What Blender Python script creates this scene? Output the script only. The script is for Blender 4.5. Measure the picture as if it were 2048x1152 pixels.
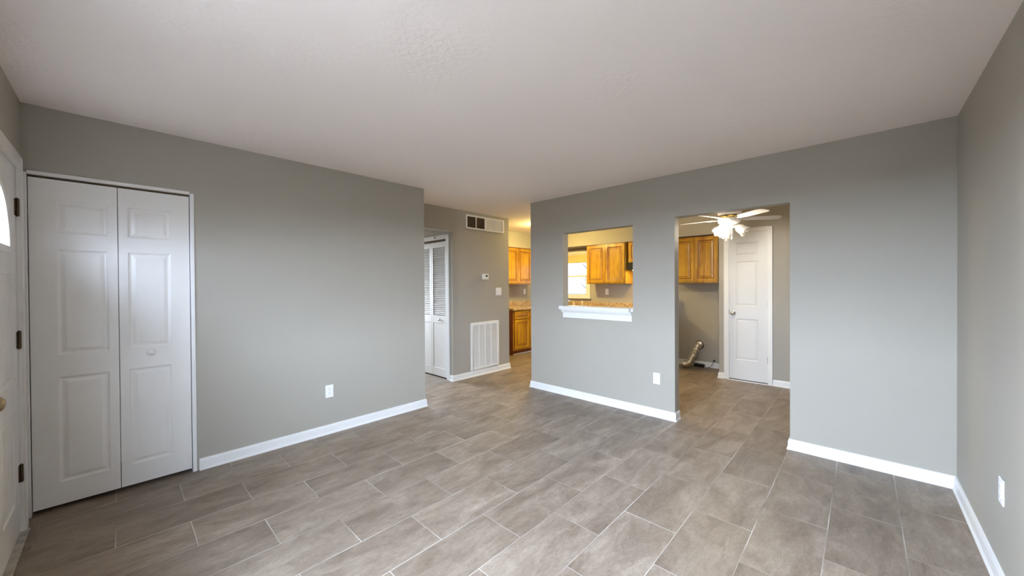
import bpy, bmesh, math, random
from mathutils import Vector, Matrix
random.seed(7)
SC = bpy.context.scene
for o in list(bpy.data.objects):
    bpy.data.objects.remove(o)
COL = SC.collection

# ------------------------------------------------------------------ camera
F_PX, YAW, PITCH, ROLL, EYE = 741.59, 0.757214, -0.007653, -0.0062138, 1.35515
cyaw, syaw, cp, sp = math.cos(YAW), math.sin(YAW), math.cos(PITCH), math.sin(PITCH)
fwd = Vector((-syaw*cp, cyaw*cp, sp)); rgt = Vector((cyaw, syaw, 0)); upv = rgt.cross(fwd)
r2 = rgt*math.cos(ROLL)+upv*math.sin(ROLL); u2 = -rgt*math.sin(ROLL)+upv*math.cos(ROLL)
cam_d = bpy.data.cameras.new('camera'); cam = bpy.data.objects.new('camera', cam_d); COL.objects.link(cam)
cam_d.sensor_width = 36.0; cam_d.lens = F_PX/2048*36.0; cam_d.clip_start = 0.03; cam_d.clip_end = 300
cam.matrix_world = Matrix(((r2.x, u2.x, -fwd.x, 0), (r2.y, u2.y, -fwd.y, 0), (r2.z, u2.z, -fwd.z, EYE), (0, 0, 0, 1)))
SC.camera = cam

# ------------------------------------------------------------------ exposure, sky
SC.view_settings.view_transform = 'Standard'; SC.view_settings.look = 'None'
SC.view_settings.gamma = 1.0; SC.view_settings.use_curve_mapping = False
SC.view_settings.exposure = 2.22
SKY = 14.0
wd = bpy.data.worlds.new('overcast_sky'); SC.world = wd; wd.use_nodes = True
wn = wd.node_tree.nodes; wl = wd.node_tree.links; wn.clear()
w_out = wn.new('ShaderNodeOutputWorld'); w_bg = wn.new('ShaderNodeBackground')
w_tc = wn.new('ShaderNodeTexCoord'); w_sep = wn.new('ShaderNodeSeparateXYZ'); w_ramp = wn.new('ShaderNodeValToRGB')
wl.new(w_tc.outputs['Generated'], w_sep.inputs[0]); wl.new(w_sep.outputs['Z'], w_ramp.inputs[0])
w_ramp.color_ramp.elements[0].position = 0.0; w_ramp.color_ramp.elements[0].color = (0.50, 0.58, 0.72, 1)
w_ramp.color_ramp.elements[1].position = 1.0; w_ramp.color_ramp.elements[1].color = (1.12, 1.34, 1.74, 1)
wl.new(w_ramp.outputs[0], w_bg.inputs[0]); w_bg.inputs[1].default_value = SKY
wl.new(w_bg.outputs[0], w_out.inputs[0])
SC.cycles.max_bounces = 12; SC.cycles.diffuse_bounces = 8; SC.cycles.transparent_max_bounces = 16
SC.cycles.sample_clamp_indirect = 8.0; SC.cycles.caustics_reflective = False; SC.cycles.caustics_refractive = False

def portal(name, loc, rot, sx, sy):
    d = bpy.data.lights.new(name, 'AREA'); d.shape = 'RECTANGLE'; d.size = sx; d.size_y = sy
    d.cycles.is_portal = True
    o = bpy.data.objects.new(name, d); o.location = loc; o.rotation_euler = rot; COL.objects.link(o)
# dimensions used everywhere (metres; camera stands over the origin)
H = 2.44
XL, YF, YB, XR, YE = -3.57, -0.388, 3.757, 0.45, 2.349      # left wall, front wall, back wall, right wall, left wall's end
XG, YH = -4.2, 3.225                                          # grille wall, hall closet wall
XK, YK, YD = -5.42, 6.57, 5.93                                # kitchen left wall, kitchen back wall, pantry door wall
WIN = (-1.72, 0.0, 0.72, 2.04)                              # front window x0 x1 z0 z1
KWIN = (-4.97, -4.085, 1.10, 2.0)
HWIN = (2.45, 3.1, 0.9, 2.0)
FAN_C = (-2.900, 1.556, 0.265, 0.305)                          # fanlight centre x, base z, half width, height
portal('sky_portal_front', ((WIN[0]+WIN[1])/2, YF-0.10, (WIN[2]+WIN[3])/2), (math.radians(90), 0, 0), WIN[1]-WIN[0], WIN[3]-WIN[2])
portal('sky_portal_fanlight', (FAN_C[0], YF-0.06, FAN_C[1]+0.15), (math.radians(90), 0, 0), 0.48, 0.32)
portal('sky_portal_kitchen', ((KWIN[0]+KWIN[1])/2, YK+0.10, (KWIN[2]+KWIN[3])/2), (math.radians(-90), 0, 0), KWIN[1]-KWIN[0], KWIN[3]-KWIN[2])
portal('sky_portal_hall', (-6.08, (HWIN[0]+HWIN[1])/2, (HWIN[2]+HWIN[3])/2), (0, math.radians(-90), 0), HWIN[3]-HWIN[2], HWIN[1]-HWIN[0])

# ------------------------------------------------------------------ materials
def new_mat(name):
    m = bpy.data.materials.new(name); m.use_nodes = True
    nt = m.node_tree; b = nt.nodes['Principled BSDF']
    return m, nt, b
def noise(nt, scale, detail=3, rough=0.5, vec=None, dim='3D'):
    n = nt.nodes.new('ShaderNodeTexNoise'); n.noise_dimensions = dim
    n.inputs['Scale'].default_value = scale; n.inputs['Detail'].default_value = detail; n.inputs['Roughness'].default_value = rough
    if vec is not None: nt.links.new(vec, n.inputs['Vector'])
    return n
def objco(nt):
    return nt.nodes.new('ShaderNodeTexCoord').outputs['Object']
def ramp(nt, fac, stops):
    r = nt.nodes.new('ShaderNodeValToRGB'); e = r.color_ramp.elements
    while len(e) < len(stops): e.new(0.5)
    for i, (p, c) in enumerate(stops):
        e[i].position = p; e[i].color = (*c, 1)
    nt.links.new(fac, r.inputs[0]); return r
def mix(nt, fac, a, b, mode='MIX'):
    m = nt.nodes.new('ShaderNodeMix'); m.data_type = 'RGBA'; m.blend_type = mode
    for sock, v in ((m.inputs['Factor'], fac), (m.inputs['A'], a), (m.inputs['B'], b)):
        if hasattr(v, 'links') or hasattr(v, 'is_linked'): nt.links.new(v, sock)
        elif isinstance(v, tuple): sock.default_value = (*v, 1)
        else: sock.default_value = v
    return m.outputs['Result']
def bump(nt, b, height, strength, dist=0.002):
    n = nt.nodes.new('ShaderNodeBump'); n.inputs['Strength'].default_value = strength; n.inputs['Distance'].default_value = dist
    nt.links.new(height, n.inputs['Height']); nt.links.new(n.outputs[0], b.inputs['Normal'])
def paint(name, col, rough=0.55, var=0.04, scale=3.0, spec=0.3, bstr=0.0, bscale=300):
    m, nt, b = new_mat(name); co = objco(nt)
    n = noise(nt, scale, 4, 0.6, co)
    lo = tuple(c*(1-var) for c in col); hi = tuple(min(1, c*(1+var)) for c in col)
    r = ramp(nt, n.outputs['Fac'], [(0.3, lo), (0.7, hi)])
    nt.links.new(r.outputs[0], b.inputs['Base Color'])
    b.inputs['Roughness'].default_value = rough; b.inputs['Specular IOR Level'].default_value = spec
    if bstr: bump(nt, b, noise(nt, bscale, 2, 0.5, co).outputs['Fac'], bstr, 0.001)
    return m
def metal(name, col, rough, bstr=0.0):
    m, nt, b = new_mat(name); b.inputs['Metallic'].default_value = 1.0
    n = noise(nt, 40, 3, 0.5, objco(nt))
    r = ramp(nt, n.outputs['Fac'], [(0.3, tuple(c*0.85 for c in col)), (0.7, col)])
    nt.links.new(r.outputs[0], b.inputs['Base Color']); b.inputs['Roughness'].default_value = rough
    if bstr: bump(nt, b, noise(nt, 90, 2, 0.6, objco(nt)).outputs['Fac'], bstr, 0.003)
    return m
def emis(name, col, strength):
    m, nt, b = new_mat(name)
    b.inputs['Base Color'].default_value = (*col, 1); b.inputs['Emission Color'].default_value = (*col, 1)
    b.inputs['Emission Strength'].default_value = strength
    return m

M = {}
M['wall'] = paint('grey_wall_paint', (0.385, 0.359, 0.310), 0.6, 0.015, 2.0, 0.25, 0.06, 260)
M['kitchen_wall'] = M['wall']
M['white'] = paint('white_trim_paint', (0.76, 0.752, 0.735), 0.38, 0.02, 5, 0.4)
M['door_white'] = paint('white_door_paint', (0.76, 0.74, 0.71), 0.36, 0.02, 4, 0.45, 0.03, 120)
M['old_white'] = paint('worn_white_door_paint', (0.70, 0.68, 0.65), 0.4, 0.07, 6, 0.4, 0.05, 60)
M['pantry_white'] = paint('satin_white_door_paint', (0.68, 0.675, 0.665), 0.4, 0.015, 4, 0.4)
M['plastic'] = paint('white_plastic', (0.82, 0.82, 0.81), 0.3, 0.01, 8, 0.5)
M['vent_white'] = paint('white_enamel', (0.80, 0.79, 0.77), 0.4, 0.02, 8, 0.4)
M['black'] = paint('black_plastic', (0.012, 0.011, 0.010), 0.4, 0.1, 20, 0.4)
M['worn_sill'] = paint('worn_sill', (0.36, 0.33, 0.28), 0.6, 0.4, 14, 0.3, 0.2, 40)
M['dark'] = paint('dark_void', (0.02, 0.018, 0.015), 0.8, 0.1, 10, 0.1)
M['dark_brown'] = paint('dark_duct_shade', (0.075, 0.048, 0.028), 0.7, 0.25, 30, 0.2)  # dark colour stands for the shade inside the open register's duct
M['grey_slot'] = paint('grey_slot', (0.12, 0.12, 0.12), 0.6, 0.05, 10, 0.2)
M['chrome'] = metal('brushed_chrome', (0.78, 0.76, 0.72), 0.22)
M['bronze'] = metal('aged_bronze', (0.11, 0.075, 0.045), 0.45)
M['knob_brass'] = metal('tarnished_brass', (0.42, 0.33, 0.20), 0.35)
M['gold'] = metal('polished_brass', (0.85, 0.60, 0.18), 0.22)
M['foil'] = metal('crinkled_foil', (0.82, 0.79, 0.72), 0.24, 0.7)
M['cable'] = paint('grey_cable', (0.35, 0.35, 0.35), 0.5, 0.05, 10)
M['steel'] = metal('stainless_steel', (0.6, 0.6, 0.6), 0.3)
M['concrete'] = paint('concrete', (0.075, 0.066, 0.056), 0.85, 0.12, 1.2, 0.2)
M['bark'] = paint('bark', (0.10, 0.08, 0.06), 0.9, 0.3, 20, 0.1)
M['siding'] = paint('eave_paint', (0.55, 0.54, 0.52), 0.7, 0.03, 3, 0.2)
M['shade_cloth'] = paint('cream_shade_cloth', (0.72, 0.60, 0.28), 0.8, 0.05, 40, 0.1)

def ceiling_mat():
    m, nt, b = new_mat('textured_ceiling_paint'); co = objco(nt)
    n = noise(nt, 1.2, 3, 0.5, co)
    r = ramp(nt, n.outputs['Fac'], [(0.3, (0.90, 0.825, 0.785)), (0.7, (0.92, 0.845, 0.805))])
    nt.links.new(r.outputs[0], b.inputs['Base Color']); b.inputs['Roughness'].default_value = 0.8; b.inputs['Specular IOR Level'].default_value = 0.15
    # stomped swirls that come and go
    v = nt.nodes.new('ShaderNodeTexVoronoi'); v.inputs['Scale'].default_value = 32
    w = noise(nt, 30, 3, 0.6, co)
    mx = nt.nodes.new('ShaderNodeVectorMath'); mx.operation = 'ADD'
    sc = nt.nodes.new('ShaderNodeVectorMath'); sc.operation = 'SCALE'; sc.inputs['Scale'].default_value = 0.06
    nt.links.new(w.outputs['Color'], sc.inputs[0]); nt.links.new(co, mx.inputs[0]); nt.links.new(sc.outputs[0], mx.inputs[1])
    nt.links.new(mx.outputs[0], v.inputs['Vector'])
    msk = ramp(nt, noise(nt, 1.5, 2, 0.5, co).outputs['Fac'], [(0.52, (0.12, 0.12, 0.12)), (0.68, (1, 1, 1))])
    mul = nt.nodes.new('ShaderNodeMath'); mul.operation = 'MULTIPLY'
    nt.links.new(v.outputs['Distance'], mul.inputs[0]); nt.links.new(msk.outputs[0], mul.inputs[1])
    bump(nt, b, mul.outputs[0], 0.6, 0.006)
    return m
M['ceiling'] = ceiling_mat()

def floor_mat():
    m, nt, b = new_mat('grey_brown_plank_tile'); co = objco(nt); L = nt.links
    sep = nt.nodes.new('ShaderNodeSeparateXYZ'); L.new(co, sep.inputs[0])
    ax = nt.nodes.new('ShaderNodeMath'); ax.operation = 'SUBTRACT'; L.new(sep.outputs['Y'], ax.inputs[0]); ax.inputs[1].default_value = 2.959
    ay = nt.nodes.new('ShaderNodeMath'); ay.operation = 'SUBTRACT'; L.new(sep.outputs['X'], ay.inputs[0]); ay.inputs[1].default_value = -0.437
    cb = nt.nodes.new('ShaderNodeCombineXYZ'); L.new(ax.outputs[0], cb.inputs[0]); L.new(ay.outputs[0], cb.inputs[1])
    br = nt.nodes.new('ShaderNodeTexBrick'); L.new(cb.outputs[0], br.inputs['Vector'])
    br.offset = 0.5; br.offset_frequency = 2; br.squash = 1.0
    br.inputs['Color1'].default_value = (0, 0, 0, 1); br.inputs['Color2'].default_value = (1, 1, 1, 1); br.inputs['Mortar'].default_value = (0.5, 0.5, 0.5, 1)
    br.inputs['Scale'].default_value = 1.0; br.inputs['Mortar Size'].default_value = 0.0019; br.inputs['Mortar Smooth'].default_value = 0.1
    br.inputs['Bias'].default_value = 0.0; br.inputs['Brick Width'].default_value = 0.5975; br.inputs['Row Height'].default_value = 0.2985
    rnd = nt.nodes.new('ShaderNodeSeparateColor'); L.new(br.outputs['Color'], rnd.inputs[0])
    wv = nt.nodes.new('ShaderNodeMath'); wv.operation = 'MULTIPLY'; L.new(rnd.outputs[0], wv.inputs[0]); wv.inputs[1].default_value = 37.0
    mp = nt.nodes.new('ShaderNodeMapping'); mp.inputs['Scale'].default_value = (2.6, 1.0, 1.0); L.new(co, mp.inputs['Vector'])
    n1 = noise(nt, 2.6, 8, 0.68, mp.outputs[0], '4D'); n1.inputs['Distortion'].default_value = 0.8; L.new(wv.outputs[0], n1.inputs['W'])
    n2 = noise(nt, 20, 6, 0.75, mp.outputs[0], '4D'); n2.inputs['Distortion'].default_value = 1.2; L.new(wv.outputs[0], n2.inputs['W'])
    c1 = ramp(nt, n1.outputs['Fac'], [(0.28, (0.150, 0.110, 0.081)), (0.5, (0.255, 0.202, 0.157)), (0.72, (0.375, 0.310, 0.250))])
    c2 = ramp(nt, n2.outputs['Fac'], [(0.36, (0.70, 0.67, 0.64)), (0.62, (1.12, 1.12, 1.12))])
    c3 = mix(nt, 0.7, c1.outputs[0], c2.outputs[0], 'MULTIPLY')
    tone = ramp(nt, rnd.outputs[0], [(0.0, (0.85, 0.84, 0.82)), (1.0, (1.08, 1.08, 1.08))])
    c4 = mix(nt, 1.0, c3, tone.outputs[0], 'MULTIPLY')
    gr = ramp(nt, noise(nt, 1.7, 2, 0.5, co).outputs['Fac'], [(0.32, (0.07, 0.058, 0.047)), (0.37, (0.24, 0.20, 0.17)), (0.5, (0.38, 0.34, 0.30)), (0.64, (0.62, 0.59, 0.55))])
    c5 = mix(nt, br.outputs['Fac'], c4, gr.outputs[0])
    L.new(c5, b.inputs['Base Color'])
    rr = ramp(nt, n2.outputs['Fac'], [(0.3, (0.36,)*3), (0.7, (0.50,)*3)]); L.new(rr.outputs[0], b.inputs['Roughness'])
    b.inputs['Specular IOR Level'].default_value = 0.42
    inv = nt.nodes.new('ShaderNodeMath'); inv.operation = 'SUBTRACT'; inv.inputs[0].default_value = 1.0; L.new(br.outputs['Fac'], inv.inputs[1])
    bump(nt, b, inv.outputs[0], 0.25, 0.001)
    return m
M['floor'] = floor_mat()

def wood_mat(name, light, dark, vertical=True):
    m, nt, b = new_mat(name); co = objco(nt); L = nt.links
    mp = nt.nodes.new('ShaderNodeMapping'); mp.inputs['Scale'].default_value = (9, 9, 1.1) if vertical else (1.5, 1.5, 9); L.new(co, mp.inputs['Vector'])
    n = noise(nt, 2.2, 5, 0.6, mp.outputs[0]); n.inputs['Distortion'].default_value = 0.6
    n2 = noise(nt, 2.5, 2, 0.5, co)
    r = ramp(nt, n.outputs['Fac'], [(0.30, dark), (0.55, light)])
    r2_ = ramp(nt, n2.outputs['Fac'], [(0.32, (0.72, 0.66, 0.60)), (0.66, (1.1, 1.1, 1.05))])
    L.new(mix(nt, 1.0, r.outputs[0], r2_.outputs[0], 'MULTIPLY'), b.inputs['Base Color'])
    b.inputs['Roughness'].default_value = 0.28; b.inputs['Specular IOR Level'].default_value = 0.5
    return m
M['maple'] = wood_mat('honey_maple', (0.52, 0.295, 0.027), (0.33, 0.140, 0.013))
M['maple_h'] = wood_mat('honey_maple_rails', (0.60, 0.29, 0.060), (0.45, 0.19, 0.034), False)
M['glaze'] = wood_mat('dark_glazed_groove', (0.22, 0.075, 0.016), (0.13, 0.040, 0.010))
M['red_side'] = wood_mat('red_stained_cabinet_side', (0.24, 0.058, 0.020), (0.15, 0.034, 0.012))

def granite_mat():
    m, nt, b = new_mat('speckled_gold_granite'); co = objco(nt); L = nt.links
    v = nt.nodes.new('ShaderNodeTexVoronoi'); v.inputs['Scale'].default_value = 95; L.new(co, v.inputs['Vector'])
    s = nt.nodes.new('ShaderNodeSeparateColor'); L.new(v.outputs['Color'], s.inputs[0])
    r = ramp(nt, s.outputs[0], [(0.0, (0.10, 0.06, 0.035)), (0.25, (0.36, 0.22, 0.12)), (0.6, (0.52, 0.38, 0.22)), (1.0, (0.70, 0.60, 0.46))])
    L.new(r.outputs[0], b.inputs['Base Color']); b.inputs['Roughness'].default_value = 0.15
    return m
M['granite'] = granite_mat()

def glass_mat(name, tint=(0.97, 0.985, 0.98), frost=0.0):
    m = bpy.data.materials.new(name); m.use_nodes = True; nt = m.node_tree; nt.nodes.clear(); L = nt.links
    out = nt.nodes.new('ShaderNodeOutputMaterial'); tr = nt.nodes.new('ShaderNodeBsdfTransparent'); gl = nt.nodes.new('ShaderNodeBsdfGlossy')
    tr.inputs[0].default_value = (*tint, 1); gl.inputs['Roughness'].default_value = 0.03
    fr = nt.nodes.new('ShaderNodeFresnel'); fr.inputs[0].default_value = 1.45
    ge = nt.nodes.new('ShaderNodeNewGeometry'); k1 = nt.nodes.new('ShaderNodeMath'); k1.operation = 'SUBTRACT'; k1.inputs[0].default_value = 1.0
    L.new(ge.outputs['Backfacing'], k1.inputs[1]); k2 = nt.nodes.new('ShaderNodeMath'); k2.operation = 'MULTIPLY'; L.new(fr.outputs[0], k2.inputs[0]); L.new(k1.outputs[0], k2.inputs[1])
    mx = nt.nodes.new('ShaderNodeMixShader'); L.new(k2.outputs[0], mx.inputs[0]); L.new(tr.outputs[0], mx.inputs[1]); L.new(gl.outputs[0], mx.inputs[2])
    last = mx.outputs[0]
    if frost:
        tl = nt.nodes.new('ShaderNodeBsdfTranslucent'); tl.inputs[0].default_value = (0.9, 0.9, 0.9, 1)
        df = nt.nodes.new('ShaderNodeBsdfDiffuse'); df.inputs[0].default_value = (0.9, 0.9, 0.9, 1)
        m1 = nt.nodes.new('ShaderNodeMixShader'); m1.inputs[0].default_value = 0.35; L.new(tl.outputs[0], m1.inputs[1]); L.new(df.outputs[0], m1.inputs[2])
        m2 = nt.nodes.new('ShaderNodeMixShader'); m2.inputs[0].default_value = frost; L.new(last, m2.inputs[1]); L.new(m1.outputs[0], m2.inputs[2])
        last = m2.outputs[0]
    L.new(last, out.inputs[0]); return m
M['glass'] = glass_mat('window_glass')
M['fan_glass'] = glass_mat('bevelled_fanlight_glass', (0.97, 0.985, 1.0), 0.05)
M['tulip'] = glass_mat('frosted_tulip_glass', (1, 1, 1), 0.3)
M['dimmed_glass'] = glass_mat('dimmed_window_glass', (0.21, 0.215, 0.23))  # grey tint added to dim the kitchen daylight, no insect screen is modelled
M['hall_glass'] = glass_mat('hall_window_glass', (0.84, 0.83, 0.80))  # tint lowers the daylight coming from the added hall window
M['bulb'] = emis('lit_bulb', (1.0, 0.90, 0.70), 290.0)
M['bulb_off'] = paint('unlit_bulb', (0.85, 0.85, 0.82), 0.3, 0.01, 5, 0.5)
M['hood_lamp'] = emis('hood_lamp_lens', (1.0, 0.66, 0.16), 22.0)
M['lamp_dome'] = emis('glowing_lamp_dome', (1.0, 0.76, 0.26), 46.0)

# ------------------------------------------------------------------ mesh builder
class MB:
    def __init__(s, O=(0, 0, 0), U=(1, 0, 0), V=(0, 0, 1), W=(0, -1, 0)):
        s.v = []; s.f = []; s.mi = []; s.frame(O, U, V, W)
    def frame(s, O, U, V, W):
        s.O, s.U, s.V, s.W = Vector(O), Vector(U), Vector(V), Vector(W)
    def p(s, u, v, w):
        s.v.append(s.O+s.U*u+s.V*v+s.W*w); return len(s.v)-1
    def face(s, idx, mi=0): s.f.append(tuple(idx)); s.mi.append(mi)
    def box(s, u0, u1, v0, v1, w0, w1, mi=0):
        i = [s.p(u, v, w) for w in (w0, w1) for v in (v0, v1) for u in (u0, u1)]
        for q in ((0, 1, 3, 2), (4, 6, 7, 5), (0, 4, 5, 1), (2, 3, 7, 6), (0, 2, 6, 4), (1, 5, 7, 3)):
            s.face([i[k] for k in q], mi)
    def prism(s, pts, w0, w1, mi=0):
        a = [s.p(u, v, w0) for u, v in pts]; b = [s.p(u, v, w1) for u, v in pts]; n = len(pts)
        s.face(a[::-1], mi); s.face(b, mi)
        for k in range(n): s.face((a[k], a[(k+1) % n], b[(k+1) % n], b[k]), mi)
    def loft(s, rings, cap=True, mi=0, closed=True):
        n = len(rings[0])
        for a, b in zip(rings, rings[1:]):
            for k in range(n if closed else n-1): s.face((a[k], a[(k+1) % n], b[(k+1) % n], b[k]), mi)
        if cap: s.face(rings[0], mi); s.face(rings[-1], mi)
    def lathe(s, prof, n=24, c=(0, 0, 0), axis=(0, 0, 1), mi=0, cap=True, wob=None):
        ax = Vector(axis).normalized(); t = Vector((1, 0, 0)) if abs(ax.x) < 0.9 else Vector((0, 1, 0))
        e1 = ax.cross(t).normalized(); e2 = ax.cross(e1); rings = []
        for j, (r, h) in enumerate(prof):
            ring = []
            for k in range(n):
                a = 2*math.pi*k/n; rr, hh = (r, h) if wob is None else wob(j, a, r, h)
                q = Vector(c)+ax*hh+(e1*math.cos(a)+e2*math.sin(a))*rr
                s.v.append(q); ring.append(len(s.v)-1)
            rings.append(ring)
        s.loft(rings, cap, mi)
    def tube(s, pts, rad, n=12, mi=0, cap=True):
        pts = [Vector(q) for q in pts]; rings = []; prev = None
        for i, q in enumerate(pts):
            t = (pts[min(i+1, len(pts)-1)]-pts[max(i-1, 0)]).normalized()
            if prev is None:
                e1 = t.cross(Vector((0, 0, 1)) if abs(t.z) < 0.9 else Vector((1, 0, 0))).normalized()
            else:
                e1 = (prev-t*prev.dot(t)).normalized()
            prev = e1; e2 = t.cross(e1); r = rad(i) if callable(rad) else rad; ring = []
            for k in range(n):
                a = 2*math.pi*k/n; s.v.append(q+(e1*math.cos(a)+e2*math.sin(a))*r); ring.append(len(s.v)-1)
            rings.append(ring)
        s.loft(rings, cap, mi)
    def slab(s, u0, u1, v0, v1, t, panels, rings, mi=0, rim=0, back=True):
        """a leaf of thickness t (front at w = t) with recessed / raised panels: rings = [(inset, depth, material)]"""
        us = sorted({u0, u1, *[q[0] for q in panels], *[q[1] for q in panels]}); vs = sorted({v0, v1, *[q[2] for q in panels], *[q[3] for q in panels]})
        inside = lambda u, v: any(a < u < b and c < v < d for a, b, c, d in panels)
        for a, b in zip(us, us[1:]):
            for c, d in zip(vs, vs[1:]):
                if not inside((a+b)/2, (c+d)/2): s.face([s.p(a, c, t), s.p(b, c, t), s.p(b, d, t), s.p(a, d, t)], mi)
        for a, b, c, d in panels:
            prev = [s.p(a, c, t), s.p(b, c, t), s.p(b, d, t), s.p(a, d, t)]
            for ins, dep, m_ in rings:
                cur = [s.p(a+ins, c+ins, t-dep), s.p(b-ins, c+ins, t-dep), s.p(b-ins, d-ins, t-dep), s.p(a+ins, d-ins, t-dep)]
                for k in range(4): s.face((prev[k], prev[(k+1) % 4], cur[(k+1) % 4], cur[k]), m_)
                prev = cur
            s.face(prev, mi)
        q0 = [(u0, v0), (u1, v0), (u1, v1), (u0, v1)]
        for k in range(4):
            (a, c), (b, d) = q0[k], q0[(k+1) % 4]
            s.face([s.p(a, c, 0), s.p(b, d, 0), s.p(b, d, t), s.p(a, c, t)], rim)
        if back: s.face([s.p(u, v, 0) for u, v in q0[::-1]], rim)
    def build(s, name, mats, parent=None, smooth=None, bevel=None, origin=None):
        me = bpy.data.meshes.new(name); org = Vector(origin) if origin else Vector((0, 0, 0))
        me.from_pydata([tuple(q-org) for q in s.v], [], s.f); me.update()
        bm = bmesh.new(); bm.from_mesh(me)
        for fc, m_ in zip(bm.faces, s.mi): fc.material_index = m_
        bmesh.ops.remove_doubles(bm, verts=bm.verts, dist=1e-5); bmesh.ops.recalc_face_normals(bm, faces=bm.faces)
        bm.to_mesh(me); bm.free()
        for m_ in (mats if isinstance(mats, (list, tuple)) else [mats]): me.materials.append(m_)
        o = bpy.data.objects.new(name, me); COL.objects.link(o); o.location = org
        if parent is not None:
            o.parent = parent
        if smooth is not None:
            for pl in me.polygons: pl.use_smooth = True
            me.set_sharp_from_angle(angle=math.radians(smooth))
        if bevel:
            b = o.modifiers.new('edge_softening', 'BEVEL'); b.width = bevel; b.segments = 2; b.limit_method = 'ANGLE'
        return o

def tag(o, label, cat, group=None, kind=None):
    o['label'] = label; o['category'] = cat
    if group: o['group'] = group
    if kind: o['kind'] = kind
    return o
def thing(name, label, cat, loc=(0, 0, 0), rz=0.0, group=None, kind=None):
    o = bpy.data.objects.new(name, None); COL.objects.link(o); o.location = loc; o.rotation_euler = (0, 0, rz); o.empty_display_size = 0.05
    return tag(o, label, cat, group, kind)
def copy_tree(o, parent=None):
    c = o.copy(); COL.objects.link(c)
    if parent is not None: c.parent = parent
    for ch in list(o.children): copy_tree(ch, c)
    return c
def plan(boxes):                       # world-axis boxes: x0 x1 y0 y1 z0 z1
    mb = MB(U=(1, 0, 0), V=(0, 1, 0), W=(0, 0, 1))
    for q in boxes: mb.box(*q)
    return mb
def wall(name, boxes, label, mat='wall'):
    return tag(plan(boxes).build(name, M[mat]), label, 'wall', kind='structure')
def with_opening_y(x0, x1, y0, y1, holes):   # wall along x with holes (xa, xb, za, zb)
    out = []; xs = x0
    for xa, xb, za, zb in sorted(holes):
        out.append((xs, xa, y0, y1, 0, H))
        if za > 0: out.append((xa, xb, y0, y1, 0, za))
        out.append((xa, xb, y0, y1, zb, H)); xs = xb
    out.append((xs, x1, y0, y1, 0, H)); return out

# ------------------------------------------------------------------ shell
fl = plan([(-6.2, 0.6, -0.6, 6.75, -0.12, 0)]).build('floor', M['floor']); tag(fl, 'grey brown plank tile floor with pale grout through all rooms', 'floor', kind='structure')
ce = plan([(-6.2, 0.6, -0.6, 6.75, H, H+0.12)]).build('ceiling', M['ceiling']); tag(ce, 'off white ceiling with patches of stomped texture', 'ceiling', kind='structure')
CL = (-0.378, 0.366, 2.035)     # closet opening y0 y1 top
wall('wall_left', [(-3.68, XL, -0.5, CL[0], 0, H), (-3.68, XL, CL[0], CL[1], CL[2], H), (-3.68, XL, CL[1], YE, 0, H), (-6.1, -3.68, YE-0.11, YE, 0, H)],
     'grey painted wall with the white bifold closet doors')
DR = (-3.40, -2.445, 2.04)      # entry door opening x0 x1 top
wall('wall_front', with_opening_y(-4.31, 0.57, YF-0.12, YF, [(DR[0], DR[1], 0, DR[2]), (WIN[0], WIN[1], WIN[2], WIN[3])]), 'grey wall holding the white entry door')
wall('wall_right', [(XR, XR+0.12, -0.51, 6.69, 0, H)], 'bare grey wall along the right edge with one outlet')
PT = (-2.685, -1.778, 1.056, 1.988); DW = (-1.345, -0.43, 0, 2.016)
wall('wall_back', with_opening_y(-3.204, XR, YB, YB+0.11, [PT, DW]), 'grey partition wall with pass-through opening and open doorway')
wall('wall_hall', [(XG-0.11, XG, YE, YH, 2.12, H), (XG-0.11, XG, YH, 4.37, 0, H), (XK-0.12, XG-0.11, 4.26, 4.37, 0, H)], 'grey wall with the vents and thermostat and the hall opening')
HC = (-5.125, -4.335, 2.03)     # hall closet opening x0 x1 top
wall('wall_hall_closet', with_opening_y(-6.1, XG-0.11, YH, YH+0.11, [(HC[0], HC[1], 0, HC[2])]), 'grey hall wall around the white louvered closet doors')
wall('wall_hall_end', [(-6.2, -6.1, 2.2, HWIN[0], 0, H), (-6.2, -6.1, HWIN[1], 3.4, 0, H), (-6.2, -6.1, HWIN[0], HWIN[1], 0, HWIN[2]), (-6.2, -6.1, HWIN[0], HWIN[1], HWIN[3], H)], 'grey end wall of the hall')
wall('wall_closet', [(XG-0.11, XG, -0.51, YE-0.11, 0, H)], 'back of the coat closet')
wall('wall_kitchen_left', [(XK-0.12, XK, YH+0.11, 6.69, 0, H)], 'grey kitchen wall behind the left run of cabinets')
wall('wall_kitchen_back', with_opening_y(XK-0.12, XR+0.12, YK, YK+0.12, [KWIN]), 'kitchen and laundry back wall with the window')
PD = (-1.379, -0.908, 2.072)    # pantry door opening
wall('wall_pantry', with_opening_y(-1.502, XR, YD, YD+0.1, [(PD[0], PD[1], 0, PD[2])])+[(-1.502, -1.402, YD+0.1, YK, 0, H)], 'grey wall around the narrow white pantry door')
SOF = 2.12
wall('wall_kitchen_soffit', [(XK, -1.502, 6.255, YK, SOF, H), (XK, -5.105, 4.37, 6.255, SOF, H)], 'boxed soffit above the kitchen cabinets')

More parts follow.
